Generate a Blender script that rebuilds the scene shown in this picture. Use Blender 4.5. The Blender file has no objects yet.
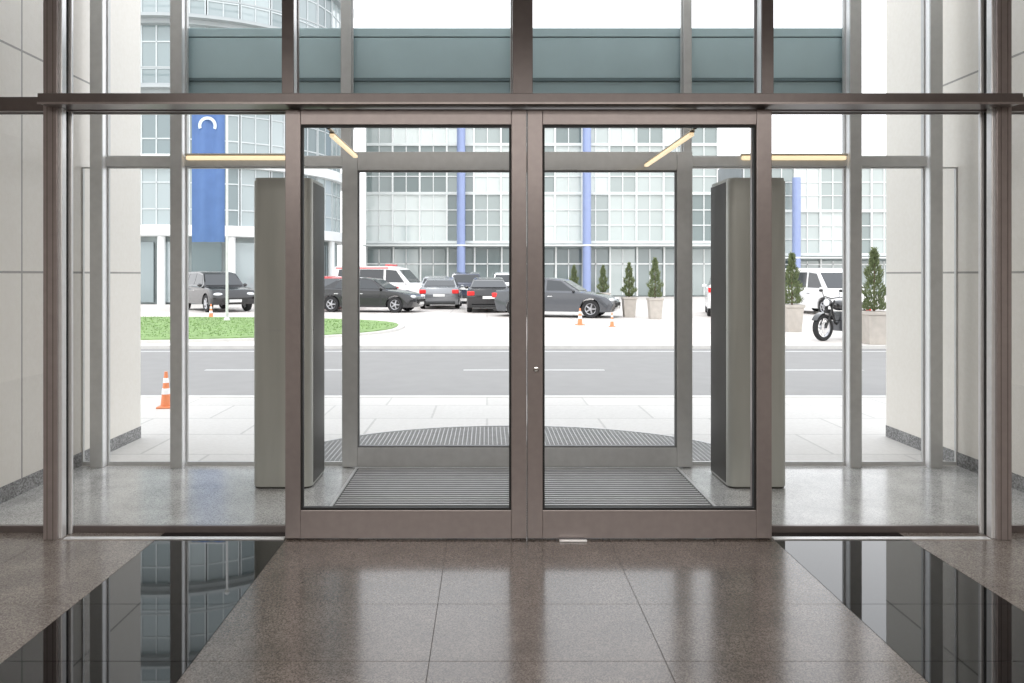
import bpy, bmesh, math, random
from mathutils import Vector, Matrix
random.seed(7)
C = bpy.context.scene.collection
F = 740.0; CX = 487.0; CY = 275.0; H = 1.55
R = math.radians
def at(px, Y): return (px-CX)*Y/F

# ---------------------------------------------------------------- materials
def nm(name):
    m = bpy.data.materials.new(name); m.use_nodes = True
    nt = m.node_tree; b = nt.nodes['Principled BSDF']
    return m, nt, b
def mat(name, col, rough=0.5, metal=0.0, var=0.06, scale=8.0, coat=0.0, bump=0.0, spec=None, stretch=None):
    m, nt, b = nm(name)
    tc = nt.nodes.new('ShaderNodeTexCoord'); n = nt.nodes.new('ShaderNodeTexNoise')
    n.inputs['Scale'].default_value = scale; n.inputs['Detail'].default_value = 4
    if stretch:
        mp = nt.nodes.new('ShaderNodeMapping'); mp.inputs['Scale'].default_value = stretch
        nt.links.new(tc.outputs['Object'], mp.inputs['Vector']); nt.links.new(mp.outputs['Vector'], n.inputs['Vector'])
    else: nt.links.new(tc.outputs['Object'], n.inputs['Vector'])
    r = nt.nodes.new('ShaderNodeValToRGB')
    a = [max(0, c*(1-var)) for c in col]; z = [min(1, c*(1+var)) for c in col]
    r.color_ramp.elements[0].position = .3; r.color_ramp.elements[1].position = .7
    r.color_ramp.elements[0].color = (*a, 1); r.color_ramp.elements[1].color = (*z, 1)
    nt.links.new(n.outputs['Fac'], r.inputs['Fac']); nt.links.new(r.outputs['Color'], b.inputs['Base Color'])
    b.inputs['Roughness'].default_value = rough; b.inputs['Metallic'].default_value = metal
    b.inputs['Coat Weight'].default_value = coat
    if spec is not None: b.inputs['Specular IOR Level'].default_value = spec
    if bump:
        bp = nt.nodes.new('ShaderNodeBump'); bp.inputs['Strength'].default_value = bump
        nt.links.new(n.outputs['Fac'], bp.inputs['Height']); nt.links.new(bp.outputs['Normal'], b.inputs['Normal'])
    return m
def granite(name, dark, mid, light, rough, scale=90, coat=0, spec=.5):
    # crystals: random-valued cells, plus slow cloudy mottling
    m, nt, b = nm(name)
    tc = nt.nodes.new('ShaderNodeTexCoord')
    v = nt.nodes.new('ShaderNodeTexVoronoi'); v.inputs['Scale'].default_value = scale
    bw = nt.nodes.new('ShaderNodeRGBToBW'); nt.links.new(v.outputs['Color'], bw.inputs[0])
    n2 = nt.nodes.new('ShaderNodeTexNoise'); n2.inputs['Scale'].default_value = 4; n2.inputs['Detail'].default_value = 6
    nt.links.new(tc.outputs['Object'], v.inputs['Vector']); nt.links.new(tc.outputs['Object'], n2.inputs['Vector'])
    r = nt.nodes.new('ShaderNodeValToRGB'); e = r.color_ramp.elements
    e[0].position = .2; e[0].color = (*dark, 1); e[1].position = .85; e[1].color = (*light, 1)
    x = e.new(.5); x.color = (*mid, 1)
    nt.links.new(bw.outputs[0], r.inputs['Fac'])
    mx = nt.nodes.new('ShaderNodeMix'); mx.data_type = 'RGBA'; mx.blend_type = 'MULTIPLY'; mx.inputs['Factor'].default_value = .7
    r2 = nt.nodes.new('ShaderNodeValToRGB'); r2.color_ramp.elements[0].position = .35; r2.color_ramp.elements[1].position = .65
    r2.color_ramp.elements[0].color = (.66, .66, .66, 1); r2.color_ramp.elements[1].color = (1, 1, 1, 1)
    nt.links.new(n2.outputs['Fac'], r2.inputs['Fac'])
    nt.links.new(r.outputs['Color'], mx.inputs['A']); nt.links.new(r2.outputs['Color'], mx.inputs['B'])
    nt.links.new(mx.outputs['Result'], b.inputs['Base Color'])
    b.inputs['Roughness'].default_value = rough; b.inputs['Coat Weight'].default_value = coat
    b.inputs['Coat Roughness'].default_value = .12; b.inputs['Specular IOR Level'].default_value = spec
    return m
def glassmat(name, refl):
    m, nt, b = nm(name)
    b.inputs['Base Color'].default_value = (.95, .98, .97, 1); b.inputs['Metallic'].default_value = 1.0
    b.inputs['Roughness'].default_value = 0.0; b.inputs['Alpha'].default_value = refl
    return m
def emit(name, col, s):
    m, nt, b = nm(name)
    b.inputs['Base Color'].default_value = (*col, 1); b.inputs['Emission Color'].default_value = (*col, 1)
    b.inputs['Emission Strength'].default_value = s
    return m
def tiled(name, col, w, h, mortar=.01, mcol=(.4, .4, .38), rough=.6, var=.06, offset=0.0, plane='xy', org=(0, 0)):
    m, nt, b = nm(name)
    tc = nt.nodes.new('ShaderNodeTexCoord'); sp = nt.nodes.new('ShaderNodeSeparateXYZ'); cb = nt.nodes.new('ShaderNodeCombineXYZ')
    nt.links.new(tc.outputs['Object'], sp.inputs[0])
    for i, ax in enumerate(plane):
        ad = nt.nodes.new('ShaderNodeMath'); ad.operation = 'ADD'; ad.inputs[1].default_value = org[i]
        nt.links.new(sp.outputs['XYZ'.index(ax.upper())], ad.inputs[0]); nt.links.new(ad.outputs[0], cb.inputs[i])
    br = nt.nodes.new('ShaderNodeTexBrick'); br.offset = offset; br.squash = 1
    br.inputs['Scale'].default_value = 1; br.inputs['Brick Width'].default_value = w; br.inputs['Row Height'].default_value = h
    br.inputs['Mortar Size'].default_value = mortar; br.inputs['Mortar Smooth'].default_value = .0
    br.inputs['Color1'].default_value = (*[c*(1-var) for c in col], 1); br.inputs['Color2'].default_value = (*[min(1, c*(1+var)) for c in col], 1)
    br.inputs['Mortar'].default_value = (*mcol, 1)
    nt.links.new(cb.outputs[0], br.inputs['Vector'])
    n = nt.nodes.new('ShaderNodeTexNoise'); n.inputs['Scale'].default_value = 30; n.inputs['Detail'].default_value = 6
    nt.links.new(tc.outputs['Object'], n.inputs['Vector'])
    mx = nt.nodes.new('ShaderNodeMix'); mx.data_type = 'RGBA'; mx.blend_type = 'OVERLAY'; mx.inputs['Factor'].default_value = .2
    nt.links.new(br.outputs['Color'], mx.inputs['A'])
    bw = nt.nodes.new('ShaderNodeRGBToBW'); nt.links.new(n.outputs['Color'], bw.inputs[0]); nt.links.new(bw.outputs[0], mx.inputs['B'])
    nt.links.new(mx.outputs['Result'], b.inputs['Base Color']); b.inputs['Roughness'].default_value = rough
    return m
def randglass(name, c1, c2, rough=.08):
    m, nt, b = nm(name)
    oi = nt.nodes.new('ShaderNodeObjectInfo'); r = nt.nodes.new('ShaderNodeValToRGB')
    r.color_ramp.elements[0].color = (*c1, 1); r.color_ramp.elements[1].color = (*c2, 1)
    nt.links.new(oi.outputs['Random'], r.inputs['Fac']); nt.links.new(r.outputs['Color'], b.inputs['Base Color'])
    b.inputs['Roughness'].default_value = rough; b.inputs['Specular IOR Level'].default_value = .9
    return m

M = {}
M['bronze'] = mat('mauve_taupe_anodised', (.375, .328, .322), .28, .42, .05, 20)
M['bronze_dark'] = mat('mauve_bronze_dark', (.17, .145, .141), .28, .4, .05, 20)
M['steel'] = mat('satin_steel', (.92, .92, .93), .33, .5, .03, 30)
M['grey_frame'] = mat('silver_grey_frame', (.54, .545, .54), .34, .35, .05, 15)
M['gasket'] = mat('gasket', (.02, .02, .02), .6)
M['gasket_grey'] = mat('grey_gasket', (.16, .165, .165), .6)
M['glass'] = glassmat('clear_glass', .05)
M['granite'] = granite('grey_brown_granite', (.082, .067, .058), (.155, .129, .113), (.235, .199, .175), .19, 190, .3)
M['granite_side'] = granite('beige_granite_side', (.14, .12, .107), (.25, .218, .195), (.35, .309, .278), .24, 190, .15)
M['black'] = granite('black_granite', (.003, .003, .0035), (.0045, .0045, .005), (.010, .010, .011), .02, 120, 0, .7)
M['grout'] = mat('grout', (.065, .056, .05), .8)
M['vest'] = granite('light_grey_granite', (.32, .32, .315), (.48, .48, .47), (.62, .62, .60), .2, 150, .25)
M['stone'] = tiled('cream_stone_panels', (.74, .71, .655), 1.1, 1.57, .008, (.3, .29, .27), .35, .03, 0, 'yz', (.25, 0))
M['stone_base'] = granite('grey_plinth', (.12, .12, .12), (.24, .24, .24), (.36, .36, .36), .4)
M['white_wall'] = mat('painted_wall', (.65, .62, .58), .7, 0, .02, 2)
M['ceil'] = mat('ceiling_paint', (.75, .74, .72), .8, 0, .02, 2)
M['side'] = tiled('pale_paving', (.55, .535, .51), 1.2, .8, .012, (.43, .42, .40), .6, .05, .5)
M['plaza'] = tiled('pink_plaza_paving', (.60, .565, .535), 1.5, 1.5, .03, (.49, .46, .435), .7, .05)
M['road'] = mat('asphalt', (.245, .242, .238), .85, 0, .035, 3, 0, .1)
M['kerb'] = mat('kerb_concrete', (.56, .55, .53), .7, 0, .06, 4)
M['paint'] = mat('road_paint', (.50, .50, .495), .6, 0, .05, 6)
M['grass'] = mat('grass_green', (.20, .31, .115), .9, 0, .22, 5, 0, .2)
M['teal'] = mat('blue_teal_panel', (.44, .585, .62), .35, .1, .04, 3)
M['teal_low'] = mat('blue_teal_shadow_panel', (.34, .46, .49), .35, .1, .04, 3)  # darker teal tone of the lower fascia strip
M['teal_dark'] = mat('teal_dark_trim', (.14, .20, .22), .4, .2)
M['air'] = mat('grey_green_cladding', (.44, .448, .415), .36, .25, .12, 3, 0, 0, None, (2.0, 1, .2))
M['air_dark'] = mat('dark_brown_side', (.048, .046, .041), .35, .3)
M['mat_bar'] = mat('mat_ribs', (.075, .075, .075), .9, 0, .2, 40)
M['mat_alu'] = mat('mat_aluminium', (.48, .48, .48), .45, .2)
M['tyre'] = mat('tyre_rubber', (.018, .018, .019), .8)
M['rim'] = mat('alloy_rim', (.5, .5, .52), .3, .8)
M['carglass'] = mat('car_window_glass', (.03, .034, .038), .05, 0, .02, 1, 0, 0, .8)
M['p_black'] = mat('black_paint', (.013, .013, .015), .2, 0, .02, 1, .8)
M['p_dark'] = mat('dark_blue_paint', (.035, .043, .07), .25, .2, .02, 1, .8)
M['p_grey'] = mat('grey_paint', (.085, .09, .10), .25, .4, .02, 1, .8)
M['p_mid'] = mat('mid_grey_paint', (.26, .27, .285), .25, .5, .02, 1, .8)
M['p_silver'] = mat('silver_paint', (.55, .56, .58), .25, .5, .02, 1, .8)
M['p_white'] = mat('white_paint', (.82, .82, .82), .25, 0, .01, 1, .6)
M['p_red'] = mat('red_paint', (.58, .06, .06), .25, 0, .02, 1, .7)
M['lamp_red'] = mat('tail_lamp_red', (.75, .03, .03), .2)
M['lamp_white'] = mat('headlamp_clear', (.75, .77, .8), .1, .3)
M['plate'] = mat('number_plate_white', (.8, .8, .78), .4)
M['trim'] = mat('black_plastic', (.02, .02, .02), .5)
M['chrome'] = mat('chrome', (.7, .7, .7), .1, 1)
M['cone'] = mat('cone_orange', (.74, .25, .11), .5)
M['cone_w'] = mat('cone_white_band', (.85, .85, .85), .4)
M['planter'] = mat('concrete_planter', (.45, .415, .375), .8, 0, .08, 6)
M['soil'] = mat('soil', (.05, .035, .02), .9)
M['leaf'] = mat('conifer_green', (.15, .185, .085), .8, 0, .35, 25)
M['trunk'] = mat('bark', (.12, .08, .05), .9)
M['blue'] = mat('blue_column_paint', (.26, .32, .53), .4, 0, .04, 2)
M['banner'] = mat('blue_banner_cloth', (.09, .165, .37), .7, 0, .08, 2)
M['emblem'] = mat('pale_emblem_print', (.62, .70, .80), .7)
M['pole'] = mat('pale_pole', (.6, .6, .6), .4, .2)
M['bwhite'] = mat('white_cladding', (.76, .78, .78), .5, 0, .03, 1)
M['bband'] = mat('pale_slab_edge', (.64, .67, .66), .5, 0, .03, 1)
M['bgrey'] = mat('grey_cladding', (.38, .41, .42), .5, 0, .05, 1)
M['bframe'] = mat('facade_frame', (.72, .74, .73), .4, .1)
M['tframe'] = mat('tower_frame', (.52, .56, .57), .4, .1)
M['bwin'] = randglass('facade_glass', (.11, .15, .148), (.64, .69, .67), .04)
M['bwin2'] = randglass('tower_glass', (.12, .165, .175), (.42, .48, .49))
M['shopglass'] = randglass('shop_glass', (.10, .135, .138), (.46, .51, .50))
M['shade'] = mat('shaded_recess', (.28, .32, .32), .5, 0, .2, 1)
M['lamp'] = emit('warm_lamp', (1.0, .80, .52), .82)  # glow of the added bars that imitate reflected lamps
M['lampbody'] = mat('lamp_housing', (.55, .49, .39), .4, .3)

# ---------------------------------------------------------------- mesh builder
class MB:
    def __init__(s): s.bm = bmesh.new()
    def _mi(s, verts, mi):
        if mi:
            for f in {f for v in verts for f in v.link_faces}: f.material_index = mi
    def box(s, x0, x1, y0, y1, z0, z1, mi=0, taper=0):
        t = taper
        vs = [s.bm.verts.new(p) for p in ((x0,y0,z0),(x1,y0,z0),(x1,y1,z0),(x0,y1,z0),(x0+t,y0+t,z1),(x1-t,y0+t,z1),(x1-t,y1-t,z1),(x0+t,y1-t,z1))]
        for q in ((3,2,1,0),(4,5,6,7),(0,1,5,4),(1,2,6,5),(2,3,7,6),(3,0,4,7)):
            f = s.bm.faces.new([vs[i] for i in q]); f.material_index = mi
        return s
    def tube(s, p0, p1, r, r2=None, seg=12, mi=0):
        p0 = Vector(p0); p1 = Vector(p1); d = p1-p0
        m = Matrix.Translation((p0+p1)/2) @ d.to_track_quat('Z', 'Y').to_matrix().to_4x4()
        g = bmesh.ops.create_cone(s.bm, cap_ends=True, segments=seg, radius1=r, radius2=r if r2 is None else r2, depth=d.length, matrix=m)
        s._mi(g['verts'], mi); return s
    def path(s, pts, r, seg=10, mi=0):
        for a, b in zip(pts[:-1], pts[1:]): s.tube(a, b, r, None, seg, mi)
        for p in pts[1:-1]: s.ball(p, (r, r, r), mi, 8, 6)
        return s
    def ball(s, c, sc, mi=0, u=16, v=10):
        g = bmesh.ops.create_uvsphere(s.bm, u_segments=u, v_segments=v, radius=1, matrix=Matrix.Translation(c) @ Matrix.Diagonal((*sc, 1)))
        s._mi(g['verts'], mi); return s
    def lathe(s, prof, loc=(0,0,0), axis='z', seg=24, mi=0, closed=False):
        rings = []
        for r, h in prof:
            ring = []
            for k in range(seg):
                a = 2*math.pi*k/seg; c, t = r*math.cos(a), r*math.sin(a)
                p = {'z': (c, t, h), 'y': (c, h, t), 'x': (h, c, t)}[axis]
                ring.append(s.bm.verts.new(Vector(loc)+Vector(p)))
            rings.append(ring)
        pairs = list(zip(rings[:-1], rings[1:]))
        if closed: pairs.append((rings[-1], rings[0]))
        for A, B in pairs:
            for k in range(seg):
                f = s.bm.faces.new((A[k], A[(k+1) % seg], B[(k+1) % seg], B[k])); f.material_index = mi
        if not closed:
            for ring in (rings[0], rings[-1]):
                f = s.bm.faces.new(ring); f.material_index = mi
        return s
    def layers(s, polys, mi=0):
        L = [[s.bm.verts.new(p) for p in poly] for poly in polys]
        n = len(L[0])
        for A, B in zip(L[:-1], L[1:]):
            for k in range(n):
                f = s.bm.faces.new((A[k], A[(k+1) % n], B[(k+1) % n], B[k])); f.material_index = mi
        for q in (L[0], L[-1]):
            f = s.bm.faces.new(q); f.material_index = mi
        return s
    def prism_z(s, pts, z0, z1, mi=0):
        return s.layers([[(x, y, z0) for x, y in pts], [(x, y, z1) for x, y in pts]], mi)
    def quad(s, ps, mi=0):
        f = s.bm.faces.new([s.bm.verts.new(p) for p in ps]); f.material_index = mi; return s
    def build(s, name, mats, parent=None, bevel=0, smooth=True, loc=None, recalc=True):
        if recalc: bmesh.ops.recalc_face_normals(s.bm, faces=s.bm.faces[:])
        me = bpy.data.meshes.new(name); s.bm.to_mesh(me); s.bm.free()
        for m in (mats if isinstance(mats, (list, tuple)) else [mats]): me.materials.append(m)
        if smooth:
            me.shade_smooth(); me.set_sharp_from_angle(angle=R(35))
        o = bpy.data.objects.new(name, me); C.objects.link(o)
        if parent: o.parent = parent
        if loc: o.location = loc
        if bevel:
            md = o.modifiers.new('bevel', 'BEVEL'); md.width = bevel; md.segments = 2; md.limit_method = 'ANGLE'
        return o
def tag(o, label, cat, group=None, kind=None):
    o['label'] = label; o['category'] = cat
    if group: o['group'] = group
    if kind: o['kind'] = kind
    return o
def thing(name, label, cat, loc=(0,0,0), rz=0, group=None, kind=None):
    o = bpy.data.objects.new(name, None); C.objects.link(o); o.empty_display_size = .2
    o.location = loc; o.rotation_euler = (0, 0, rz)
    return tag(o, label, cat, group, kind)
def copy_tree(o, parent=None):
    c = o.copy(); C.objects.link(c)
    if parent: c.parent = parent
    for ch in list(o.children): copy_tree(ch, c)
    return c
def dup(root, loc, rz, label):
    c = copy_tree(root); c.location = loc; c.rotation_euler = (0, 0, rz); c['label'] = label; return c
S = 'structure'

# ---------------------------------------------------------------- camera
cam = bpy.data.cameras.new('camera'); co = bpy.data.objects.new('camera', cam); C.objects.link(co)
co.location = (0, 0, H); co.rotation_euler = (R(90), 0, 0)
cam.sensor_width = 36; cam.lens = F/1024*36
cam.shift_x = (512-CX)/1024; cam.shift_y = -(341.5-CY)/1024
cam.clip_start = .05; cam.clip_end = 600
bpy.context.scene.camera = co

# ---------------------------------------------------------------- lobby
LX0, LX1, LY0, LZ = -7.0, 7.5, -14.0, 3.6
b = MB(); g = .0016
b.box(LX0, LX1, LY0, 4.5, -.06, -.002, 2)
ys = [LY0]
while ys[-1] < -1.4: ys.append(ys[-1]+1.39)
ys += [-.1, .91, 1.425, 1.94, 2.455, 2.97, 3.486, 4.5]
zones = [([-7, -6.1, -5.15, -4.2, -3.25, -2.6, -1.94], 3), ([-1.94, -1.18], 1), ([-1.18, -.232, .716, 1.68], 0), ([1.68, 2.474], 1), ([2.474, 3.1, 3.75, 4.7, 5.65, 6.6, 7.5], 3)]
for xs, mi in zones:
    for x0, x1 in zip(xs[:-1], xs[1:]):
        for y0, y1 in zip(ys[:-1], ys[1:]):
            b.box(x0+g, x1-g, y0+g, y1-g, -.01, 0, mi)
o = b.build('floor', [M['granite'], M['black'], M['grout'], M['granite_side']], None, 0, False)
tag(o, 'polished brown granite lobby floor with two black granite bands', 'floor', None, S)
tag(MB().box(LX0, LX1, LY0, 4.5, LZ, LZ+.15).build('ceiling', M['ceil']), 'pale lobby ceiling above the glass front', 'ceiling', None, S)
tag(MB().box(LX0-.2, LX0, LY0, 4.5, 0, LZ).build('wall_left', M['white_wall']), 'plain side wall at the left of the lobby', 'wall', None, S)
tag(MB().box(LX1, LX1+.2, LY0, 4.5, 0, LZ).build('wall_right', M['white_wall']), 'plain side wall at the right of the lobby', 'wall', None, S)
tag(MB().box(LX0, LX1, LY0-.2, LY0, 0, LZ).build('wall_back', M['white_wall']), 'plain back wall of the lobby', 'wall', None, S)
b = MB(); b.box(LX0, -4.2, 4.38, 4.5, 0, LZ).box(4.7, LX1, 4.38, 4.5, 0, LZ).box(LX0, LX1, 4.38, 4.55, LZ, 5.1)
tag(b.build('wall_front', M['white_wall']), 'wall carrying the glass front at both ends and above', 'wall', None, S)

def area(x, y, z, sx, sy, e, col, rx=0):
    l = bpy.data.lights.new('lobby_light', 'AREA'); l.shape = 'RECTANGLE'; l.size = sx; l.size_y = sy; l.energy = e; l.color = col
    o = bpy.data.objects.new('lobby_light', l); C.objects.link(o); o.location = (x, y, z); o.rotation_euler = (R(rx), 0, 0)
area(.24, -3.5, 3.5, 8, 5, 460, (1, .95, .89))  # unseen fill lights, added to brighten the door frames
area(.24, .9, 3.5, 7, .5, 100, (1, .95, .89))

# ---------------------------------------------------------------- front curtain wall
tn = [0]
def trim(label, mats, *boxes, bevel=.004, cat='trim'):
    tn[0] += 1; b = MB()
    for q in boxes: b.box(*q)
    return tag(b.build('trim_%d' % tn[0], mats, None, bevel, False), label, cat, None, S)
def mullion(x0, x1, y0, y1, z0, z1, label, mats, cap=None, strips=None):
    tn[0] += 1
    t = thing('trim_%d' % tn[0], label, 'mullion', (0, 0, 0), 0, None, S)
    MB().box(x0, x1, y0, y0+.018, z0, z1).build('face_plate', mats, t, .003, False)
    MB().box(x0+.001, x1-.001, y0+.018, y1, z0, z1).build('web', cap or mats, t, .001, False)
    if strips:
        # added steel and dark strips imitating bright and dark reflections on the post
        e = x1 if strips > 0 else x0
        def bx(a, c, ya, yb):
            xa, xb = sorted((e+strips*a, e+strips*c)); return (xa, xb, ya, yb, z0, z1)
        MB().box(*bx(-.001, .016, y0+.022, y0+.07)).build('cover_bead', M['steel'], t, .004, False)
        MB().box(*bx(-.001, .030, y0+.100, y0+.120)).build('cover_bead', M['steel'], t, .004, False)
        MB().box(*bx(-.001, .010, y0+.07, y0+.100)).build('dark_groove', M['gasket'], t, 0, False)
        MB().box(x0+.022, x0+.026, y0-.001, y0+.002, z0, z1).box(x1-.026, x1-.022, y0-.001, y0+.002, z0, z1).build('face_groove', M['bronze_dark'], t, 0, False)
    return t
mullion(-2.597, -2.515, 4.328, 4.495, 0, LZ, 'brown vertical mullion with bright steel flank left of the doors', M['bronze'], M['steel'], 1)
mullion(2.983, 3.07, 4.328, 4.495, 0, LZ, 'brown vertical mullion with bright steel flank right of the doors', M['bronze'], M['steel'], -1)
mullion(-1.21, -1.14, 4.36, 4.50, 2.6, LZ, 'brown upper mullion above the left door stile', M['bronze_dark'], M['steel'])
mullion(.15, .27, 4.36, 4.50, 2.6, LZ, 'brown upper mullion above the meeting of the doors', M['bronze_dark'], M['steel'])
mullion(1.62, 1.69, 4.36, 4.50, 2.6, LZ, 'brown upper mullion above the right door stile', M['bronze_dark'], M['steel'])
mullion(-1.18, -1.11, 4.39, 4.50, 0, 2.52, 'brown jamb post behind the left door stile', M['bronze'])
mullion(1.60, 1.667, 4.39, 4.50, 0, 2.52, 'brown jamb post behind the right door stile', M['bronze'])
trim('horizontal brown transom bar above doors and side panes', M['bronze_dark'], (-4.2, 4.7, 4.40, 4.5, 2.525, 2.61))
tn[0] += 1
t = thing('trim_%d' % tn[0], 'long brown sliding door header running across the glass front', 'door header', (0, 0, 0), 0, None, S)
MB().box(-2.565, 3.06, 4.22, 4.39, 2.53, 2.588).build('header_cover', M['bronze_dark'], t, .004, False)
MB().box(-2.565, 3.06, 4.215, 4.22, 2.524, 2.536).build('bottom_lip', M['bronze'], t, .001, False)
trim('thin pale metal threshold strip along the glass front', M['steel'], (-2.48, -1.19, 4.33, 4.37, 0, .006), (1.68, 2.95, 4.33, 4.37, 0, .006), bevel=.001)
wn = [0]
def window(x0, x1, z0, z1, yg, label, frame, ft=.03, sill=None, fd=.035, glass=False):
    wn[0] += 1
    t = thing('window_%d' % wn[0], label, 'window', ((x0+x1)/2, yg, z0), 0, None, S)
    a = (x1-x0)/2; h = z1-z0; s = ft if sill is None else sill
    b = MB().box(-a, -a+ft, -fd, fd, 0, h).box(a-ft, a, -fd, fd, 0, h).box(-a+ft, a-ft, -fd, fd, h-ft, h).box(-a+ft, a-ft, -fd, fd, 0, s)
    b.build('frame', frame, t, .001, False)
    if glass: MB().box(-a+ft*.8, a-ft*.8, -.004, .004, s*.8, h-ft*.8).build('glass_pane', M['glass'], t, 0, False)
    return t
YG = 4.465
BD = M['bronze_dark']
window(-4.2, -2.597, 0, 2.525, YG, 'lower glass pane at far left of the brown left mullion', BD, .005, .04, .014, True)
window(-2.515, -1.18, 0, 2.525, YG, 'tall side window between left mullion and left door', BD, .005, .04, .014)
window(1.667, 2.983, 0, 2.525, YG, 'tall side window between right door and right mullion', BD, .005, .04, .014)
window(3.07, 4.7, 0, 2.525, YG, 'lower glass pane at far right of the brown right mullion', BD, .005, .04, .014, True)
window(-4.2, -2.597, 2.61, LZ, YG, 'upper glass pane at far left above the transom', BD, .005, None, .014, True)
window(-2.515, -1.21, 2.61, LZ, YG, 'upper window above the left side window', BD, .005, None, .014)
window(-1.14, .15, 2.61, LZ, YG, 'upper window above the left sliding door', BD, .005, None, .014)
window(.27, 1.62, 2.61, LZ, YG, 'upper window above the right sliding door', BD, .005, None, .014)
window(1.69, 2.983, 2.61, LZ, YG, 'upper window above the right side window', BD, .005, None, .014)
window(3.07, 4.7, 2.61, LZ, YG, 'upper glass pane at far right above the transom', BD, .005, None, .014, True)

dn = [0]
def leaf(x0, x1, y, z1, st, top, bot, fm, label, lock=None, d=.05, gk='gasket', st2=None):
    # st = left stile width, st2 = right stile width
    dn[0] += 1
    t = thing('door_%d' % dn[0], label, 'door', ((x0+x1)/2, y, 0), 0, None, S)
    a = (x1-x0)/2; z0 = .008; st2 = st2 or st
    MB().box(-a, -a+st, 0, d, z0, z1).build('stile', fm, t, .004, False)
    MB().box(a-st2, a, 0, d, z0, z1).build('stile', fm, t, .004, False)
    MB().box(-a+st, a-st2, .002, d-.002, z1-top, z1).build('top_rail', fm, t, .003, False)
    MB().box(-a+st, a-st2, .002, d-.002, z0, z0+bot).build('bottom_rail', fm, t, .003, False)
    q = .012; A = -a+st; B = a-st2; Z0 = z0+bot; Z1 = z1-top
    MB().box(A, A+q, .008, d-.008, Z0, Z1).box(B-q, B, .008, d-.008, Z0, Z1).box(A+q, B-q, .008, d-.008, Z0, Z0+q).box(A+q, B-q, .008, d-.008, Z1-q, Z1).build('gasket', M[gk], t, 0, False)
    if lock is not None:
        MB().lathe([(.016, -.002), (.016, -.010), (.011, -.013)], (lock-(x0+x1)/2, 0, 1.0), 'y', 20).build('lock_cylinder', M['chrome'], t)
    return t
leaf(-1.1815, .232, 4.328, 2.52, .09, .09, .165, M['bronze'], 'left brown framed sliding glass door of the front pair')
leaf(.236, 1.667, 4.328, 2.52, .09, .09, .165, M['bronze'], 'right brown framed sliding glass door with lock of the front pair', .287)
gd = MB().box(-.08, .08, -.012, .012, 0, .012).build('floor_guide', M['steel'], None, .003, False, (.50, 4.30, 0))
tag(gd, 'small steel floor guide at the foot of the right door', 'door guide')

# ---------------------------------------------------------------- vestibule
o = MB().box(-3.3, 3.83, 4.5, 6.0, -.06, 0).build('floor', M['vest'], None, 0, False)
tag(o, 'pale grey speckled stone floor of the entrance vestibule', 'floor', None, S)
for nme, x0, x1, xb, yy, lb in (('wall_left', -3.8, -3.3, -3.295, 7.05, 'left'), ('wall_right', 3.83, 4.33, 3.825, 7.1, 'right')):
    tag(MB().box(x0, x1, 4.5, yy, 0, 5.0).build(nme, M['stone']), 'cream stone panel wall on the %s side of the vestibule' % lb, 'wall', None, S)
    xo = x1 if lb == 'left' else x0
    tag(MB().box(min(xb, xo), max(xb, xo), 4.52, yy, 0, .11).build('baseboard_'+lb, M['stone_base']), 'grey stone plinth strip along the %s vestibule wall' % lb, 'baseboard', None, S)
YR = 5.94
for x0, x1, lb in ((-3.19, -3.09, 'grey outer mullion beside the left stone wall'), (-2.545, -2.45, 'grey mullion of the rear glazing left of the air curtains'), (2.915, 3.01, 'grey mullion of the rear glazing right of the air curtains'), (3.56, 3.66, 'grey outer mullion beside the right stone wall')):
    mullion(x0, x1, YR, YR+.13, 0, 5.0, lb, M['grey_frame'], M['steel'])
for x0, x1, lb in ((-1.18, -1.10, 'thin grey upper mullion above the left edge of the rear doors'), (.20, .28, 'thin grey upper mullion above the middle of the rear doors'), (1.59, 1.655, 'thin grey upper mullion above the right edge of the rear doors')):
    mullion(x0, x1, 5.99, 6.07, 2.51, 5.0, lb, M['grey_frame'])
for x0, x1, lb in ((-1.16, -1.09, 'grey jamb post behind the left rear door stile'), (1.58, 1.65, 'grey jamb post behind the right rear door stile')):
    mullion(x0, x1, 6.0, 6.08, 0, 2.43, lb, M['grey_frame'])
trim('grey horizontal transom bar of the rear glazing', M['grey_frame'], (-3.19, 3.66, 5.995, 6.08, 2.43, 2.51))
YQ = 6.035
for x0, x1, lb, gl in ((-3.3, -3.19, 'narrow rear glass strip beside the left stone wall', True), (-3.09, -2.545, 'slim rear window left of the grey mullion', False), (-2.45, -1.16, 'rear window behind the left air curtain column', False),
                   (1.65, 2.915, 'rear window behind the right air curtain column', False), (3.01, 3.56, 'slim rear window right of the grey mullion', False), (3.66, 3.83, 'narrow rear glass strip beside the right stone wall', True)):
    window(x0, x1, 0, 2.43, YQ, lb, M['grey_frame'], .012, .03, .012, gl)
for x0, x1, lb in ((-3.09, -2.545, 'upper rear window next to the left stone wall'), (-2.45, -1.18, 'upper rear window second from the left'), (-1.10, .20, 'upper rear window left of the middle'),
                   (.28, 1.59, 'upper rear window right of the middle'), (1.655, 2.915, 'upper rear window second from the right'), (3.01, 3.56, 'upper rear window next to the right stone wall')):
    window(x0, x1, 2.51, 5.0, YQ, lb, M['grey_frame'], .01, None, .02)
leaf(-1.165, .241, YR, 2.54, .125, .15, .155, M['grey_frame'], 'left grey framed glass door of the rear pair', None, .05, 'gasket_grey', .045)
leaf(.245, 1.65, YR, 2.54, .045, .15, .155, M['grey_frame'], 'right grey framed glass door of the rear pair', None, .05, 'gasket_grey', .125)
tag(MB().box(-3.8, 4.33, 4.55, 4.9, 5.0, 5.1).build('ceiling', M['ceil']), 'solid strip of high ceiling at the front of the vestibule', 'ceiling', None, S)  # unseen strip, added to cut the roof light near the front
wn[0] += 1
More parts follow.
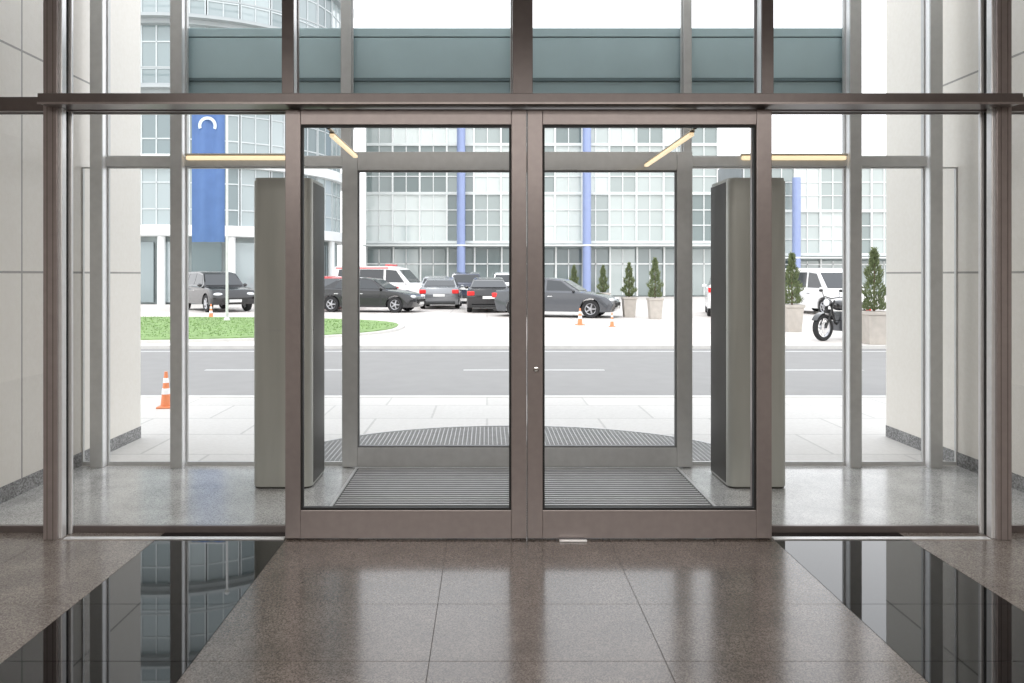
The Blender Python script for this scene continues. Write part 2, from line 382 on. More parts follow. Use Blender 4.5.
t = thing('window_%d' % wn[0], 'glazed roof strip over the rear of the vestibule', 'roof glazing', (.265, 4.9, 5.0), 0, None, S)  # unseen roof, glazed so more daylight reaches the vestibule
b = MB()
for x in (-3.58, -1.8, 0, 1.8, 3.5): b.box(x, x+.07, 0, 1.2, 0, .08)
b.build('frame', M['grey_frame'], t, 0, False)
MB().box(-3.57, 3.57, 0, 1.2, .03, .04).build('glass_pane', M['glass'], t, 0, False)
# glowing bars added where lobby lamps would reflect in the glass
def glow_streak(label, x0, x1, y0, y1, z0, z1, bracket=None):
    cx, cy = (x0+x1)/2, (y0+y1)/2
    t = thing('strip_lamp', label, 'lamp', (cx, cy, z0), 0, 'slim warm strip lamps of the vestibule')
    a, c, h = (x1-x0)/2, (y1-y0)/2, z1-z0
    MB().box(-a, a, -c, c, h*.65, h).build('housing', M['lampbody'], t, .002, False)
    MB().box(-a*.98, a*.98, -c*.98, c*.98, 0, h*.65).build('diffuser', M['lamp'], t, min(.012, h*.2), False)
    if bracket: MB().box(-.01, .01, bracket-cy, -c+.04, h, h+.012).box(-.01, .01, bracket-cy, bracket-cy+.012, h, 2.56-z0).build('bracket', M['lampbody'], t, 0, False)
glow_streak('slim warm strip lamp along the rear transom above the left side window', -2.44, -1.55, 5.965, 5.996, 2.48, 2.53)
glow_streak('slim warm strip lamp along the rear transom above the right side window', 2.05, 2.91, 5.965, 5.996, 2.48, 2.53)
glow_streak('warm strip lamp running towards the rear doors in the right door leaf', 1.25, 1.282, 4.56, 5.90, 2.41, 2.44, 4.50)
glow_streak('short warm strip lamp running towards the rear doors in the left door leaf', -.982, -.95, 4.60, 5.45, 2.41, 2.44, 4.50)
# teal fascia
tn[0] += 1
t = thing('trim_%d' % tn[0], 'blue teal panelled fascia beam outside above the rear doors', 'fascia', (0, 0, 0), 0, None, S)
for x0, x1 in ((-2.59, -1.145), (-1.135, .235), (.245, 1.62), (1.63, 3.06)):
    MB().box(x0, x1, 6.085, 6.18, 3.17, 3.50).build('panel', M['teal'], t, .004, False)
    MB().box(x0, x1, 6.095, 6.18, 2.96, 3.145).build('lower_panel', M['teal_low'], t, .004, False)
MB().box(-2.59, 3.06, 6.08, 6.19, 3.508, 3.58).build('top_rail', M['teal'], t, .004, False)
MB().box(-2.59, 3.06, 6.09, 6.19, 3.50, 3.508).box(-2.59, 3.06, 6.08, 6.19, 3.145, 3.17).build('dark_edge', M['teal_dark'], t, 0, False)

# air curtain columns
def air(x, label, mirror):
    t = thing('air_curtain_column', label, 'air curtain', (x, 5.6, 0), 0, 'pair of air curtain columns')
    pts = []
    w, d, r = .215, .24, .06
    for cx, cy, a0 in ((w-r, -d+r, -90), (w-r, d-r, 0), (-w+r, d-r, 90), (-w+r, -d+r, 180)):
        for k in range(7):
            a = R(a0+k*15); pts.append((cx+r*math.cos(a), cy+r*math.sin(a)))
    b = MB(); zs = [.015, 1.15, 2.24]
    inn = [(p[0]*.98, p[1]*.98) for p in pts]
    for za, zb_ in zip(zs[:-1], zs[1:]):
        b.prism_z(pts, za, zb_-.005)
        if zb_ < 2.2: b.prism_z(inn, zb_-.005, zb_)
    b.build('casing', M['air'], t)
    MB().prism_z([(p[0]*.97, p[1]*.97) for p in pts], 0, .015).build('plinth', M['air_dark'], t)
    MB().prism_z([(p[0]*.97, p[1]*.97) for p in pts], 2.235, 2.256).build('top_cap', M['air'], t)
    s = -1 if mirror else 1
    xa, xb = sorted((s*(w-.004), s*(w+.003)))
    MB().box(xa, xb, -.178, .178, .03, 2.23).build('outlet_panel', M['air_dark'], t, .002, False)
air(-1.487, 'grey green air curtain column behind the left door', False)
air(1.965, 'grey green air curtain column behind the right door', True)

# mats
t = thing('entrance_mat', 'ribbed dark entrance mat on the vestibule floor between the doors', 'doormat', (.24, 5.2, 0))
w, y0, y1 = 1.27, -.66, .70
MB().box(-w, w, y0, y1, 0, .006).build('base', M['mat_bar'], t, 0, False)
MB().box(-w-.02, -w, y0-.02, y1+.02, 0, .012).box(w, w+.02, y0-.02, y1+.02, 0, .012).box(-w, w, y0-.02, y0, 0, .012).box(-w, w, y1, y1+.02, 0, .012).build('edge_frame', M['mat_alu'], t, 0, False)
b = MB(); y = y0+.02
while y < y1-.03:
    b.box(-w+.01, w-.01, y, y+.018, .006, .010); y += .05
b.build('ribs', M['mat_alu'], t, 0, False)
t = thing('half_round_grating', 'half round metal grating on the pavement outside the rear doors', 'grating', (.24, 6.12, 0))
r = 2.0; ky = .715
pts = [(r*math.cos(R(k*5)), r*math.sin(R(k*5))*ky) for k in range(37)]
MB().prism_z(pts, 0, .005).build('base', M['mat_bar'], t, 0, False)
pi_ = [(p[0]*1.015, p[1]*1.015) for p in pts]
b = MB()
for k in range(36):
    b.layers([[(*pts[k], 0), (*pi_[k], 0), (*pi_[k], .012), (*pts[k], .012)], [(*pts[k+1], 0), (*pi_[k+1], 0), (*pi_[k+1], .012), (*pts[k+1], .012)]])
b.build('rim', M['mat_alu'], t, 0, False)
b = MB(); y = .03
while y < r*ky-.03:
    x = r*math.sqrt(max(0, 1-(y/(r*ky))**2))-.02
    b.box(-x, x, y, y+.009, .005, .010); y += .033
x = -1.95
while x < 1.96:
    yy = r*ky*math.sqrt(max(0, 1-(x/r)**2))-.02
    if yy > .06: b.box(x, x+.007, .02, yy, .005, .009)
    x += .04
b.build('bars', M['mat_alu'], t, 0, False)

# ---------------------------------------------------------------- outdoors ground
def ground(name, label, cat, m, *boxes):
    b = MB()
    for q in boxes: b.box(*q)
    return tag(b.build(name, m, None, 0, False), label, cat, None, S)
RY = 9.35
ground('sidewalk', 'pale paved sidewalk outside the rear doors', 'sidewalk', M['side'], (-60, 60, 6.0, RY, -.3, 0))
ground('road', 'grey asphalt road crossing in front of the entrance', 'road', M['road'], (-80, 80, RY+.15, 16.2, -.3, -.07))
ground('kerb', 'pale kerb stones between sidewalk and road', 'kerb', M['kerb'], (-60, 60, RY, RY+.15, -.3, .005))
ground('kerb', 'pale kerb stones between road and plaza', 'kerb', M['kerb'], (-80, 80, 16.2, 16.35, -.3, .005))
ground('plaza', 'pale pinkish paved plaza where the cars are parked', 'plaza', M['plaza'], (-160, 160, 16.35, 220, -.3, 0))
b = MB(); x = -40.0
while x < 40:
    b.box(x, x+2.4, 12.55, 12.66, -.07, -.067); x += 4.4
b.box(-60, 60, 15.6, 15.72, -.07, -.067)
tag(b.build('road_marking', M['paint'], None, 0, False), 'white painted lane lines on the asphalt road', 'road marking', None, S)
# lawn
PX, PY = at(227, 24), 24
ell = []
for k in range(64):
    a = 2*math.pi*k/64; c, s_ = math.cos(a), math.sin(a)
    ell.append((-13+10.4*math.copysign(abs(c)**.8, c), 21.3+4.7*math.copysign(abs(s_)**.8, s_)))
b = MB().prism_z([(-13+(x+13)*1.018, 21.3+(y-21.3)*1.035) for x, y in ell], 0, .06)
tag(b.build('lawn_edging', M['kerb'], None, 0, False), 'low pale kerb ring around the lawn', 'kerb', None, S)
b = MB().prism_z(ell, .0, .085)
for k in range(9000):
    a = random.uniform(0, 6.283); q = math.sqrt(random.random())*.99
    x = -13+10.4*q*math.cos(a); y = 21.3+4.7*q*math.sin(a); an = random.uniform(0, 3.14); h = random.uniform(.015, .035)
    if math.hypot(x-PX, y-PY) < .3: continue
    dx, dy = .02*math.cos(an), .02*math.sin(an)
    b.quad([(x-dx, y-dy, .085), (x+dx, y+dy, .085), (x+dx*.2+.01, y+dy*.2, .085+h), (x-dx*.2+.01, y-dy*.2, .085+h)])
tag(b.build('lawn', M['grass'], None, 0, False), 'mown green grass island beyond the road', 'grass', None, 'stuff')

# ---------------------------------------------------------------- cars
def wheel_proto(Rr, parent, loc):
    w = MB().lathe([(Rr*.62, -.10), (Rr*.93, -.105), (Rr, -.07), (Rr, .07), (Rr*.93, .105), (Rr*.62, .10)], (0,0,0), 'y', 24, 0, True).build('wheel', M['tyre'], parent, 0, True, loc)
    b = MB().lathe([(Rr*.63, -.06), (Rr*.63, .06)], (0,0,0), 'y', 24, 1)
    for sgn in (-1, 1):
        b.lathe([(Rr*.55, sgn*.075), (Rr*.64, sgn*.10), (Rr*.64, sgn*.05), (Rr*.55, sgn*.05)], (0,0,0), 'y', 24, 0, True)
        for k in range(5):
            a = k*2*math.pi/5
            b.tube((0, sgn*.085, 0), (Rr*.58*math.cos(a), sgn*.08, Rr*.58*math.sin(a)), .04, .028, 6)
    b.build('rim', [M['rim'], M['trim']], w)
    return w
STY = {
 'sedan': dict(L=4.6, W=1.82, top=[(-2.22,.34),(-2.29,.55),(-2.28,.80),(-2.2,.98),(-1.6,1.02),(.9,.96),(1.5,.88),(2.0,.77),(2.24,.62),(2.3,.45)], z0=.22, xr=-1.38, xf=1.42, R=.33,
    cab=[(1.05,.92),(.35,1.36),(-.2,1.43),(-.75,1.42),(-1.2,1.32),(-1.85,.98)], hb=.84, ht=.60,
    side=[[(.78,.98),(.30,1.32),(-.22,1.37),(-.22,.99)],[(-.30,.99),(-.30,1.37),(-.75,1.36),(-1.12,1.27),(-1.30,1.0)]]),
 'hatch': dict(L=4.1, W=1.78, top=[(-2.0,.34),(-2.05,.6),(-2.03,.9),(-1.95,1.02),(-1.5,1.04),(.8,.97),(1.35,.9),(1.8,.78),(2.0,.6),(2.05,.42)], z0=.22, xr=-1.25, xf=1.3, R=.32,
    cab=[(1.0,.93),(.3,1.40),(-.3,1.49),(-1.2,1.46),(-1.65,1.38),(-1.98,1.0)], hb=.83, ht=.62,
    side=[[(.74,1.0),(.26,1.35),(-.28,1.42),(-.28,1.01)],[(-.36,1.01),(-.36,1.42),(-1.15,1.40),(-1.45,1.34),(-1.55,1.03)]]),
 'suv': dict(L=4.5, W=1.88, top=[(-2.2,.42),(-2.25,.7),(-2.24,1.0),(-2.18,1.12),(-1.6,1.14),(.95,1.08),(1.6,1.02),(2.05,.93),(2.23,.72),(2.25,.5)], z0=.32, xr=-1.35, xf=1.38, R=.37,
    cab=[(1.05,1.04),(.45,1.60),(-.2,1.70),(-1.5,1.68),(-1.95,1.60),(-2.2,1.08)], hb=.88, ht=.68,
    side=[[(.82,1.12),(.40,1.54),(-.2,1.62),(-.2,1.13)],[(-.29,1.13),(-.29,1.62),(-1.1,1.62),(-1.1,1.14)],[(-1.19,1.14),(-1.19,1.61),(-1.75,1.56),(-1.92,1.16)]]),
 'van': dict(L=5.2, W=1.98, top=[(-2.58,.40),(-2.6,.7),(-2.6,1.0),(-2.57,1.15),(-2.0,1.17),(1.5,1.12),(2.0,1.04),(2.4,.92),(2.57,.72),(2.6,.48)], z0=.28, xr=-1.55, xf=1.65, R=.36,
    cab=[(1.85,1.06),(1.1,1.86),(.6,2.0),(-1.8,2.02),(-2.45,1.98),(-2.58,1.1)], hb=.93, ht=.82,
    side=[[(1.5,1.16),(1.02,1.78),(.45,1.84),(.45,1.17)],[(.33,1.17),(.33,1.84),(-1.0,1.85),(-1.0,1.18)],[(-1.12,1.18),(-1.12,1.85),(-2.2,1.84),(-2.3,1.18)]]),
}
def car(label, cat, loc, deg, paint, style, stripe=None, name='parked_car'):
    P = STY[style]; L2 = P['L']/2; w = P['W']/2; rr = P['R']; z0 = P['z0']
    t = thing(name, label, cat, loc, R(deg), 'parked vehicles on the plaza')
    prof = [(x, z, 1) for x, z in P['top']]
    prof.append((L2-.12, z0, 0))
    for xc in (P['xf'], P['xr']):
        r = rr+.06; a0 = math.asin(max(-1, (z0-rr)/r))
        for k in range(11):
            a = a0+(math.pi-2*a0)*k/10; prof.append((xc+r*math.cos(a), rr+r*math.sin(a), 0))
    prof.append((-L2+.14, z0, 0))
    lay = []
    for y, ix, iz in ((-w, .22, .07), (-w+.05, .10, .02), (-w+.28, .02, 0), (w-.28, .02, 0), (w-.05, .10, .02), (w, .22, .07)):
        row = []
        for x, z, tp in prof:
            s = max(0, (abs(x)-.6*L2)/(.4*L2))**2
            row.append((x-math.copysign(ix*s, x), y, z-(iz if tp and z > .75 else 0)))
        lay.append(row)
    MB().layers(lay).build('body', paint, t)
    cab = P['cab']; zb = min(p[1] for p in cab)-.02; zt = max(p[1] for p in cab)
    hw = lambda z: P['hb']+(P['ht']-P['hb'])*(z-zb)/(zt-zb)
    poly = [(x, z) for x, z in cab] + [(cab[-1][0]+.1, zb-.05), (cab[0][0]-.1, zb-.05)]
    MB().layers([[(x, -hw(z), z) for x, z in poly], [(x, -hw(z)+.1, z+(.02 if z > zt-.2 else 0)) for x, z in poly], [(x, hw(z)-.1, z+(.02 if z > zt-.2 else 0)) for x, z in poly], [(x, hw(z), z) for x, z in poly]]).build('cabin', paint, t)
    for sg in (-1, 1):
        for q in P['side']:
            MB().layers([[(x, sg*(hw(z)-.01), z) for x, z in q], [(x, sg*(hw(z)+.008), z) for x, z in q]]).build('side_window', M['carglass'], t, 0, False)
    def screen(a, c, nme, lo=.12, hi=.94):
        a = Vector((a[0], 0, a[1])); c = Vector((c[0], 0, c[1])); d = c-a
        n = Vector((-d.z, 0, d.x)).normalized()
        if n.z < 0: n = -n
        p, q = a+d*lo, a+d*hi
        f = lambda v, o: [(v.x+n.x*o, -hw(v.z)*.92, v.z+n.z*o), (v.x+n.x*o, hw(v.z)*.92, v.z+n.z*o)]
        pa, qa = f(p, -.02), f(q, -.02); pb, qb = f(p, .022), f(q, .022)
        MB().layers([[pa[0], pa[1], qa[1], qa[0]], [pb[0], pb[1], qb[1], qb[0]]]).build(nme, M['carglass'], t, 0, False)
    screen(cab[0], cab[1], 'windscreen'); screen(cab[-1], cab[-2], 'rear_window', .15, .9)
    w0 = None
    for xc in (P['xf'], P['xr']):
        for sg in (-1, 1):
            lc = (xc, sg*(w-.11), rr)
            if w0 is None: w0 = wheel_proto(rr, t, lc)
            else: copy_tree(w0, t).location = lc
    zl = P['top'][-2][1]; xl = P['top'][-2][0]
    zr = P['top'][2][1]; xr = P['top'][2][0]
    for sg in (-1, 1):
        MB().ball((xl-.12, sg*(w-.26), zl+.03), (.13, .20, .075)).build('headlight', M['lamp_white'], t)
        b = MB().box(xr-.015, xr+.25, sg*(w-.17)-.15, sg*(w-.17)+.15, zr-.09, zr+.09); b.build('tail_light', M['lamp_red'], t, .03)
        m_ = MB().ball((cab[0][0]-.25, sg*(hw(zb)+.10), zb+.10), (.06, .10, .07)); m_.build('mirror', paint, t)
        for q in P['side'][:2]:
            MB().box(min(p[0] for p in q)+.06, min(p[0] for p in q)+.24, sg*w-.01, sg*w+.012, zb-.14, zb-.11).build('door_handle', M['chrome'], t)
    xg = P['top'][-1][0]
    MB().box(xg-.10, xg+.004, -w*.55, w*.55, P['top'][-1][1]-.06, P['top'][-1][1]+.10).build('grille', M['trim'], t, .01, False)
    MB().box(xg-.05, xg+.014, -.26, .26, z0+.10, z0+.21).build('number_plate', M['plate'], t, 0, False)
    MB().box(xr-.022, xr+.1, -.26, .26, zr-.22, zr-.11).build('number_plate', M['plate'], t, 0, False)
    MB().box(-L2+.02, -L2+.3, -w*.8, w*.8, z0-.01, z0+.10).build('rear_bumper_lip', M['trim'], t, .02, False)
    if stripe:
        for sg in (-1, 1):
            MB().box(-2.3, 1.2, sg*w-.006, sg*w+.008, .84, .94).build('side_stripe', stripe, t, 0, False)
            q = [(-2.4, 1.88), (.6, 1.88), (.55, 1.95), (-2.4, 1.95)]
            MB().layers([[(x, sg*(hw(z)-.01), z) for x, z in q], [(x, sg*(hw(z)+.01), z) for x, z in q]]).build('roof_stripe', stripe, t, 0, False)
        MB().box(.3, .55, -.6, .6, 2.02, 2.12).build('light_bar', stripe, t, .03)
    return t
car('black off-roader parked beyond the lawn facing the entrance', 'car', (at(216, 32.5), 32.5, 0), -50, M['p_black'], 'suv')
car('black sedan seen from the side in front of the red striped white van', 'car', (at(370, 31.5), 31.5, 0), -12, M['p_black'], 'sedan')
car('white van with red stripes and light bar behind the black sedan', 'van', (at(384, 39.5), 39.5, 0), -14, M['p_white'], 'van', M['p_red'], 'parked_van')
car('small red car at the left end of the parked row', 'car', (at(330, 35), 35, 0), -60, M['p_red'], 'hatch')
car('mid grey sedan seen from behind right of the black sedan', 'car', (at(442, 35.6), 35.6, 0), 90, M['p_mid'], 'sedan')
car('silver hatchback partly hidden behind the black and mid grey sedans', 'car', (at(437, 45), 45, 0), 90, M['p_silver'], 'hatch')
car('dark blue off-roader behind the gap between two parked sedans', 'car', (at(467, 41.5), 41.5, 0), 90, M['p_dark'], 'suv')
car('black sedan with red tail lights nearest the door meeting line', 'car', (at(488, 32.4), 32.4, 0), 91, M['p_black'], 'sedan')
car('silver off-roader at the back right end of the parked row', 'car', (at(507, 42), 42, 0), 90, M['p_silver'], 'suv')
car('dark grey sedan seen at an angle right of the door meeting line', 'car', (at(557, 27.8), 27.8, 0), -18, M['p_grey'], 'sedan')
v = car('white people carrier parked between the planters facing the entrance', 'van', (at(820, 30), 30, 0), -80, M['p_white'], 'van', None, 'parked_van')
v.scale = (.9, .9, .9)
car('white off-roader mostly hidden behind the right air curtain column', 'car', (at(731, 29), 29, 0), 75, M['p_white'], 'suv')

# ---------------------------------------------------------------- cones
def cone(h):
    t = thing('traffic_cone', '', 'traffic cone', (0,0,0), 0, 'orange traffic cones')
    b = MB(); a = h*.21
    b.box(-a, a, -a, a, 0, h*.05); b.build('base', M['cone'], t, .008)
    r0, r1 = h*.145, h*.04
    rad = lambda u: r0+(r1-r0)*u
    MB().lathe([(rad(0), h*.05), (rad(1), h), (rad(1)*.6, h)], (0,0,0), 'z', 20).build('body', M['cone'], t)
    for u0, u1 in ((.35, .52), (.68, .82)):
        MB().lathe([(rad(u0)+.003, h*(.05+.95*u0)), (rad(u1)+.003, h*(.05+.95*u1))], (0,0,0), 'z', 20).build('reflective_band', M['cone_w'], t)
    return t
c0 = cone(.42); c0.location = (at(166, 8.65), 8.65, 0); c0['label'] = 'orange white banded traffic cone on the sidewalk by the left wall'
c0.rotation_euler = (0, 0, .1)
k_ = dup(c0, (at(211, 26.2), 26.2, 0), .3, 'orange traffic cone in front of the black off-roader'); k_.scale = (1.3, 1.3, 1.25)
k_ = dup(c0, (at(580, 22.9), 22.9, 0), .5, 'orange traffic cone in front of the dark grey sedan'); k_.scale = (1.3, 1.3, 1.25)
dup(c0, (at(612, 22.2), 22.2, 0), .1, 'orange traffic cone in front of the potted conifers')

# ---------------------------------------------------------------- planters
def planter(seed, ht, wd):
    rnd = random.Random(seed)
    t = thing('potted_conifer', '', 'potted tree', (0,0,0), 0, 'conifers in concrete planters')
    MB().layers([[(-a, -a, z), (a, -a, z), (a, a, z), (-a, a, z)] for a, z in ((.19, 0), (.235, .66), (.26, .66), (.26, .74), (.215, .74), (.215, .68))]).build('planter_box', M['planter'], t, .01, False)
    MB().box(-.21, .21, -.21, .21, .66, .695).build('soil', M['soil'], t, 0, False)
    MB().tube((0, 0, .68), (.01, 0, .74+ht*.8), .03, .01, 8).build('trunk', M['trunk'], t)
    b = MB()
    for k in range(1500):
        u = rnd.random()**1.25; z = .76+ht*u
        rm = wd*(1-u)**.75*(min(1, .55+u*3))*(.85+.25*math.sin(u*21+seed))
        a = rnd.uniform(0, 6.283); q = rm*math.sqrt(rnd.uniform(.25, 1))
        p = Vector((q*math.cos(a), q*math.sin(a), z)); l = rnd.uniform(.05, .11); v = .018
        d = Vector((math.cos(a)*.5, math.sin(a)*.5, .8+rnd.uniform(-.4, .3))).normalized()*l
        s = Vector((rnd.uniform(-1, 1), rnd.uniform(-1, 1), rnd.uniform(-.3, .3))).normalized()*v
        b.quad([p-s, p+s, p+d+s*.3, p+d-s*.3])
    b.build('foliage', M['leaf'], t, 0, False, None, False)
    return t
p0 = planter(1, 1.35, .34); p1 = planter(4, 1.2, .30)
p0.location = (at(874, 16.66), 16.66, 0); p0['label'] = 'largest potted conifer standing right of the motorcycle'
p1.location = (at(629, 27.3), 27.3, 0); p1['label'] = 'potted conifer right of the dark grey sedan, left of a close pair'
dup(p0, (at(655, 26.2), 26.2, 0), .0, 'potted conifer nearest the right rear door stile, right of a close pair')
dup(p0, (at(792, 20.3), 20.3, 0), 1.57, 'potted conifer standing left of the white people carrier')
dup(p1, (at(574, 34), 34, 0), 1.1, 'distant potted conifer behind the middle of the dark grey sedan')
dup(p1, (at(603, 34), 34, 0), 2.1, 'distant potted conifer behind the bonnet of the dark grey sedan')

# ---------------------------------------------------------------- motorcycle
def motorcycle(loc, deg, label):
    t = thing('motorcycle', label, 'motorcycle', loc, R(deg))
    for x in (.72, -.68):
        wh = MB().lathe([(.23, -.05), (.29, -.06), (.315, -.03), (.315, .03), (.29, .06), (.23, .05)], (0,0,0), 'y', 28, 0, True).build('wheel', M['tyre'], t, 0, True, (x, 0, .315))
        b = MB().lathe([(.22, -.03), (.24, -.03), (.24, .03), (.22, .03)], (0,0,0), 'y', 28, 0, True).lathe([(.05, -.07), (.05, .07)], (0,0,0), 'y', 14)
        for k in range(10):
            a = k*math.pi/5; b.tube((0, .02*(-1)**k, 0), (.23*math.cos(a), 0, .23*math.sin(a)), .008, None, 5)
        b.build('rim', M['rim'], wh)
        MB().lathe([(.13, .058), (.13, .066)], (x, 0, .315), 'y', 20).build('brake_disc', M['chrome'], t)
    for sg in (-1, 1):
        MB().path([(.72, sg*.085, .315), (.42, sg*.085, .95)], .022).build('fork_leg', M['trim'], t)
        MB().path([(-.68, sg*.09, .315), (-.1, sg*.09, .36)], .022).build('swing_arm', M['trim'], t)
        MB().path([(-.50, sg*.11, .36), (-.42, sg*.11, .68)], .025).build('shock_absorber', M['chrome'], t)
        MB().path([(.42, sg*.2, 1.02), (.44, sg*.24, 1.16)], .008).ball((.44, sg*.27, 1.18), (.012, .06, .035)).build('mirror', M['trim'], t)
    MB().path([(.44, 0, .88), (.30, 0, .42), (.0, 0, .24), (-.2, 0, .36), (-.28, 0, .70), (.40, 0, .84)], .025).build('frame', M['trim'], t)
    MB().path([(.28, -.38, .98), (.38, -.2, 1.03), (.42, 0, .99), (.38, .2, 1.03), (.28, .38, .98)], .013).tube((.28, -.39, .98), (.33, -.27, 1.005), .02).tube((.28, .39, .98), (.33, .27, 1.005), .02).build('handlebar', M['trim'], t)
    MB().ball((.12, 0, .83), (.30, .15, .13)).build('fuel_tank', M['p_black'], t)
    MB().layers([[(-.12, y*.8, .74), (-.12, y, .80), (-.45, y*1.1, .78), (-.80, y*.7, .86), (-.82, y*.5, .82), (-.45, y*.9, .71)] for y in (-.13, .13)]).build('seat', M['trim'], t, .02)
    b = MB().box(-.14, .24, -.15, .15, .22, .46)
    for k in range(5): b.box(.0, .24, -.13, .13, .475+k*.04, .495+k*.04)
    b.box(.03, .21, -.10, .10, .46, .68).build('engine', M['p_grey'], t, .01, False)
    MB().lathe([(.05, -.09), (.09, -.04), (.10, .03), (.09, .045)], (.55, 0, .90), 'x', 20).build('headlight', M['p_black'], t)
    MB().lathe([(.085, .046), (.06, .062)], (.55, 0, .90), 'x', 20).build('headlight_lens', M['lamp_white'], t)
    for xc, a0, a1, nme in ((.72, 30, 150, 'front_mudguard'), (-.68, 20, 150, 'rear_mudguard')):
        rows = []
        for k in range(13):
            a = R(a0+(a1-a0)*k/12)
            rows.append([(xc+q*math.cos(a), y, .315+q*math.sin(a)) for q, y in ((.34, -.075), (.355, -.075), (.355, .075), (.34, .075))])
        MB().layers(rows).build(nme, M['p_black'], t)
    MB().path([(.22, -.12, .45), (.26, -.15, .24), (-.2, -.17, .22)], .022).tube((-.2, -.17, .22), (-.78, -.19, .33), .045, .05).build('exhaust', M['chrome'], t)
    MB().box(-.98, -.94, -.06, .06, .66, .72).build('tail_light', M['lamp_red'], t, .01)
    MB().box(-.995, -.985, -.1, .1, .48, .62).build('number_plate', M['plate'], t)
    MB().path([(-.05, .10, .24), (-.08, .27, .0)], .013).build('kickstand', M['trim'], t)
    return t
motorcycle((at(843, 17.75), 17.75, .0), -152, 'black motorcycle parked on the plaza left of the largest potted conifer')

# ---------------------------------------------------------------- pole and banner
t = thing('flag_pole', 'slim pale pole rising beside the blue banner from the lawn', 'pole', (PX, PY, .086))
MB().tube((0, 0, 0), (0, 0, 8.6), .045, .035, 16).build('shaft', M['pole'], t)
MB().lathe([(.10, 0), (.10, .04), (.06, .10)], (0,0,0), 'z', 20).build('base_flange', M['pole'], t)
MB().ball((0, 0, 8.65), (.08, .08, .08)).build('finial', M['pole'], t)
MB().tube((0, 0, 7.05), (-1.2, 0, 7.05), .025).build('banner_arm', M['pole'], t)
b = MB(); n = 12; rows = []
for k in range(n+1):
    x = -1.14+1.06*k/n; y = .05*math.sin(k*1.1)
    rows.append([(x, y-.006, 0), (x, y+.006, 0), (x, y+.006, 4.48), (x, y-.006, 4.48)])
b.layers(rows)
ob = b.build('banner', M['banner'], None, 0, True, (PX, PY, 2.62))
tag(ob, 'long blue cloth banner with pale ring mark hanging from the slim pole', 'banner')
b = MB(); rows = []
for k in range(17):
    a = R(200-k*14)
    rows.append([(-.61+q*math.cos(a), y, 3.76+q*math.sin(a)) for q, y in ((.20, -.066), (.30, -.066), (.30, -.060), (.20, -.060))])
b.layers(rows).build('printed_emblem', M['emblem'], ob, 0, False)

# ---------------------------------------------------------------- buildings
t = thing('office_tower', 'round glass office tower with white and grey floor bands at left', 'building', (-17.4, 47, 0))
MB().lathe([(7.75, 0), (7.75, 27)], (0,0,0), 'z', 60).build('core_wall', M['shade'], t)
fh = 3.7; z = 3.9
for f in range(7):
    MB().lathe([(7.7, z-.32), (8.4, z-.28), (8.4, z+.28), (7.7, z+.32)], (0,0,0), 'z', 90, 0, True).build('floor_band', M['bwhite'] if f < 2 else M['bgrey'], t)
    if f >= 2:
        MB().lathe([(8.75, z+.95), (8.82, z+.95), (8.82, z+1.03), (8.75, z+1.03)], (0,0,0), 'z', 90, 0, True).lathe([(8.4, z-.05), (8.85, z-.05), (8.85, z+.08), (8.4, z+.08)], (0,0,0), 'z', 90, 0, True).build('balcony_rail', M['bgrey'], t)
    z += fh
MB().lathe([(8.7, 26.9), (8.9, 27.2), (8.9, 27.6), (3, 28.2)], (0,0,0), 'z', 60).build('roof', M['bgrey'], t)
wme = None
wh = fh-.6
for f in range(6):
    for k in range(15):
        a = R(186+k*12)
        if wme is None:
            o = MB().box(-.03, .03, -.80, .80, 0, wh).build('window', M['bwin2'], t, 0, False); wme = o
            MB().box(.03, .07, -.82, -.75, 0, wh).box(.03, .07, .75, .82, 0, wh).box(.03, .07, -.75, .75, .8, .87).box(.03, .07, -.75, .75, 2.2, 2.27).box(.03, .07, -.035, .035, 0, wh).build('window_frame', M['tframe'], o, 0, False)
            tg = o
        else: tg = copy_tree(wme, t)
        tg.location = (8.0*math.cos(a), 8.0*math.sin(a), 4.2+f*fh); tg.rotation_euler = (0, 0, a)
for k in range(7):
    a = R(197+k*25)
    MB().tube((8.1*math.cos(a), 8.1*math.sin(a), 0), (8.1*math.cos(a), 8.1*math.sin(a), 3.6), .2, None, 20).build('column', M['bwhite'], t)
for k in range(14):
    a = R(188+k*12.5)
    o = MB().box(-.03, .03, -.75, .75, .1, 3.3).build('shop_window', M['bwin2'], t, 0, False); o.location = (7.85*math.cos(a), 7.85*math.sin(a), 0); o.rotation_euler = (0, 0, a)

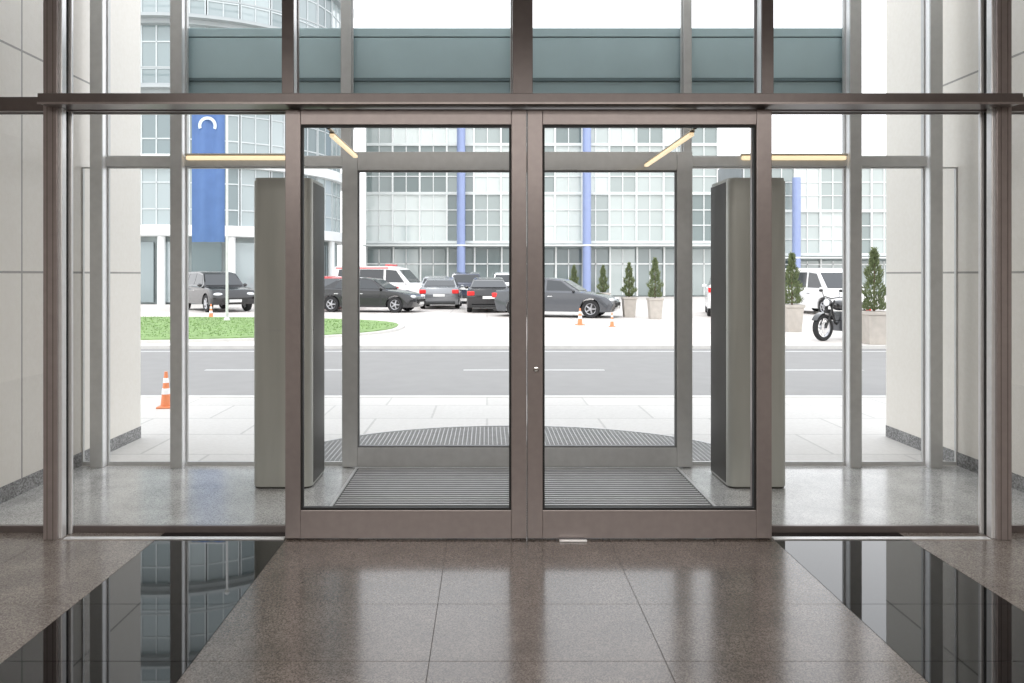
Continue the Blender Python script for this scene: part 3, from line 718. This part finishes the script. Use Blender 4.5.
def block(label, x0, y, nc, cw, nf, fh, z0, depth, winmat, cols, roofm, frm):
    t = thing('office_block', label, 'building', (x0, y, 0))
    W = nc*cw; Ht = z0+nf*fh
    MB().box(0, W, .3, depth, 0, Ht+.6).build('main_wall', M['bgrey'], t, 0, False)
    MB().box(-.1, W+.1, -.15, .3, Ht, Ht+.4).build('parapet', roofm, t, 0, False)
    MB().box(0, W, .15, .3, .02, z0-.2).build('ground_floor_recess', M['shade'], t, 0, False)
    for f in range(nf):
        MB().box(0, W, -.05, .3, z0+f*fh-.2, z0+f*fh).build('floor_band', M['bband'], t, 0, False)
    p = None; h = fh-.2
    for f in range(nf):
        for k in range(nc):
            if p is None:
                p = MB().box(.04, cw-.04, .1, .16, .0, h).build('window', winmat, t, 0, False)
                b = MB().box(.0, .06, -.04, .12, 0, h).box(cw-.06, cw, -.04, .12, 0, h)
                b.box(.06, cw-.06, .02, .12, h*.34-.03, h*.34+.03).box(.06, cw-.06, .02, .12, h*.67-.03, h*.67+.03).box(cw*.5-.03, cw*.5+.03, .03, .12, 0, h)
                b.build('window_frame', frm, p, 0, False)
                q = p
            else: q = copy_tree(p, t)
            q.location = (k*cw, 0, z0+f*fh)
    sp_ = None
    for k in range(0, nc):
        if sp_ is None:
            sp_ = MB().box(.1, cw-.1, .08, .15, .1, z0-.6).build('shop_window', M['shopglass'], t, 0, False)
            b = MB().box(.0, .12, -.02, .15, .05, z0-.45).box(.12, cw, .0, .15, 2.3, 2.4)
            b.box(cw*.5-.03, cw*.5+.03, .0, .12, .1, z0-.6)
            b.build('shop_frame', frm, sp_, 0, False)
        else:
            q = copy_tree(sp_, t); q.location = (k*cw, 0, 0)
    for x in cols:
        MB().tube((x-x0, -.9, 0), (x-x0, -.9, Ht-1.0), .3, None, 24).build('column', M['blue'], t)
    MB().box(0, W, -1.2, 0, z0-.42, z0-.3).build('canopy', M['bband'], t, 0, False)
    return t
block('pale glass office block with blue columns across the plaza', -8.7, 53, 13, 1.94, 4, 3.5, 4.0, 14, M['bwin'], [at(461, 52), at(587, 52)], M['bwhite'], M['bframe'])
block('lower glass block with blue column at right across the plaza', 19.4, 56, 12, 1.94, 2, 3.3, 3.2, 12, M['bwin'], [at(797, 55)], M['bwhite'], M['bframe'])

# ---------------------------------------------------------------- world and sun
wd = bpy.data.worlds.new('world'); bpy.context.scene.world = wd; wd.use_nodes = True
nt = wd.node_tree; bg = nt.nodes['Background']
tc = nt.nodes.new('ShaderNodeTexCoord'); sp = nt.nodes.new('ShaderNodeSeparateXYZ'); rp = nt.nodes.new('ShaderNodeValToRGB')
rp.color_ramp.elements[0].position = 0; rp.color_ramp.elements[0].color = (.985, .99, 1, 1)
rp.color_ramp.elements[1].position = 1; rp.color_ramp.elements[1].color = (.90, .94, 1, 1)
nt.links.new(tc.outputs['Generated'], sp.inputs[0]); nt.links.new(sp.outputs['Z'], rp.inputs['Fac']); nt.links.new(rp.outputs['Color'], bg.inputs['Color'])
bg.inputs['Strength'].default_value = 2.2
sl = bpy.data.lights.new('sun', 'SUN'); sl.energy = 1.2; sl.angle = R(14); sl.color = (1, .97, .92)
so = bpy.data.objects.new('sun', sl); C.objects.link(so); so.rotation_euler = (R(38), R(-14), 0)
vs = bpy.context.scene.view_settings
vs.view_transform = 'Standard'
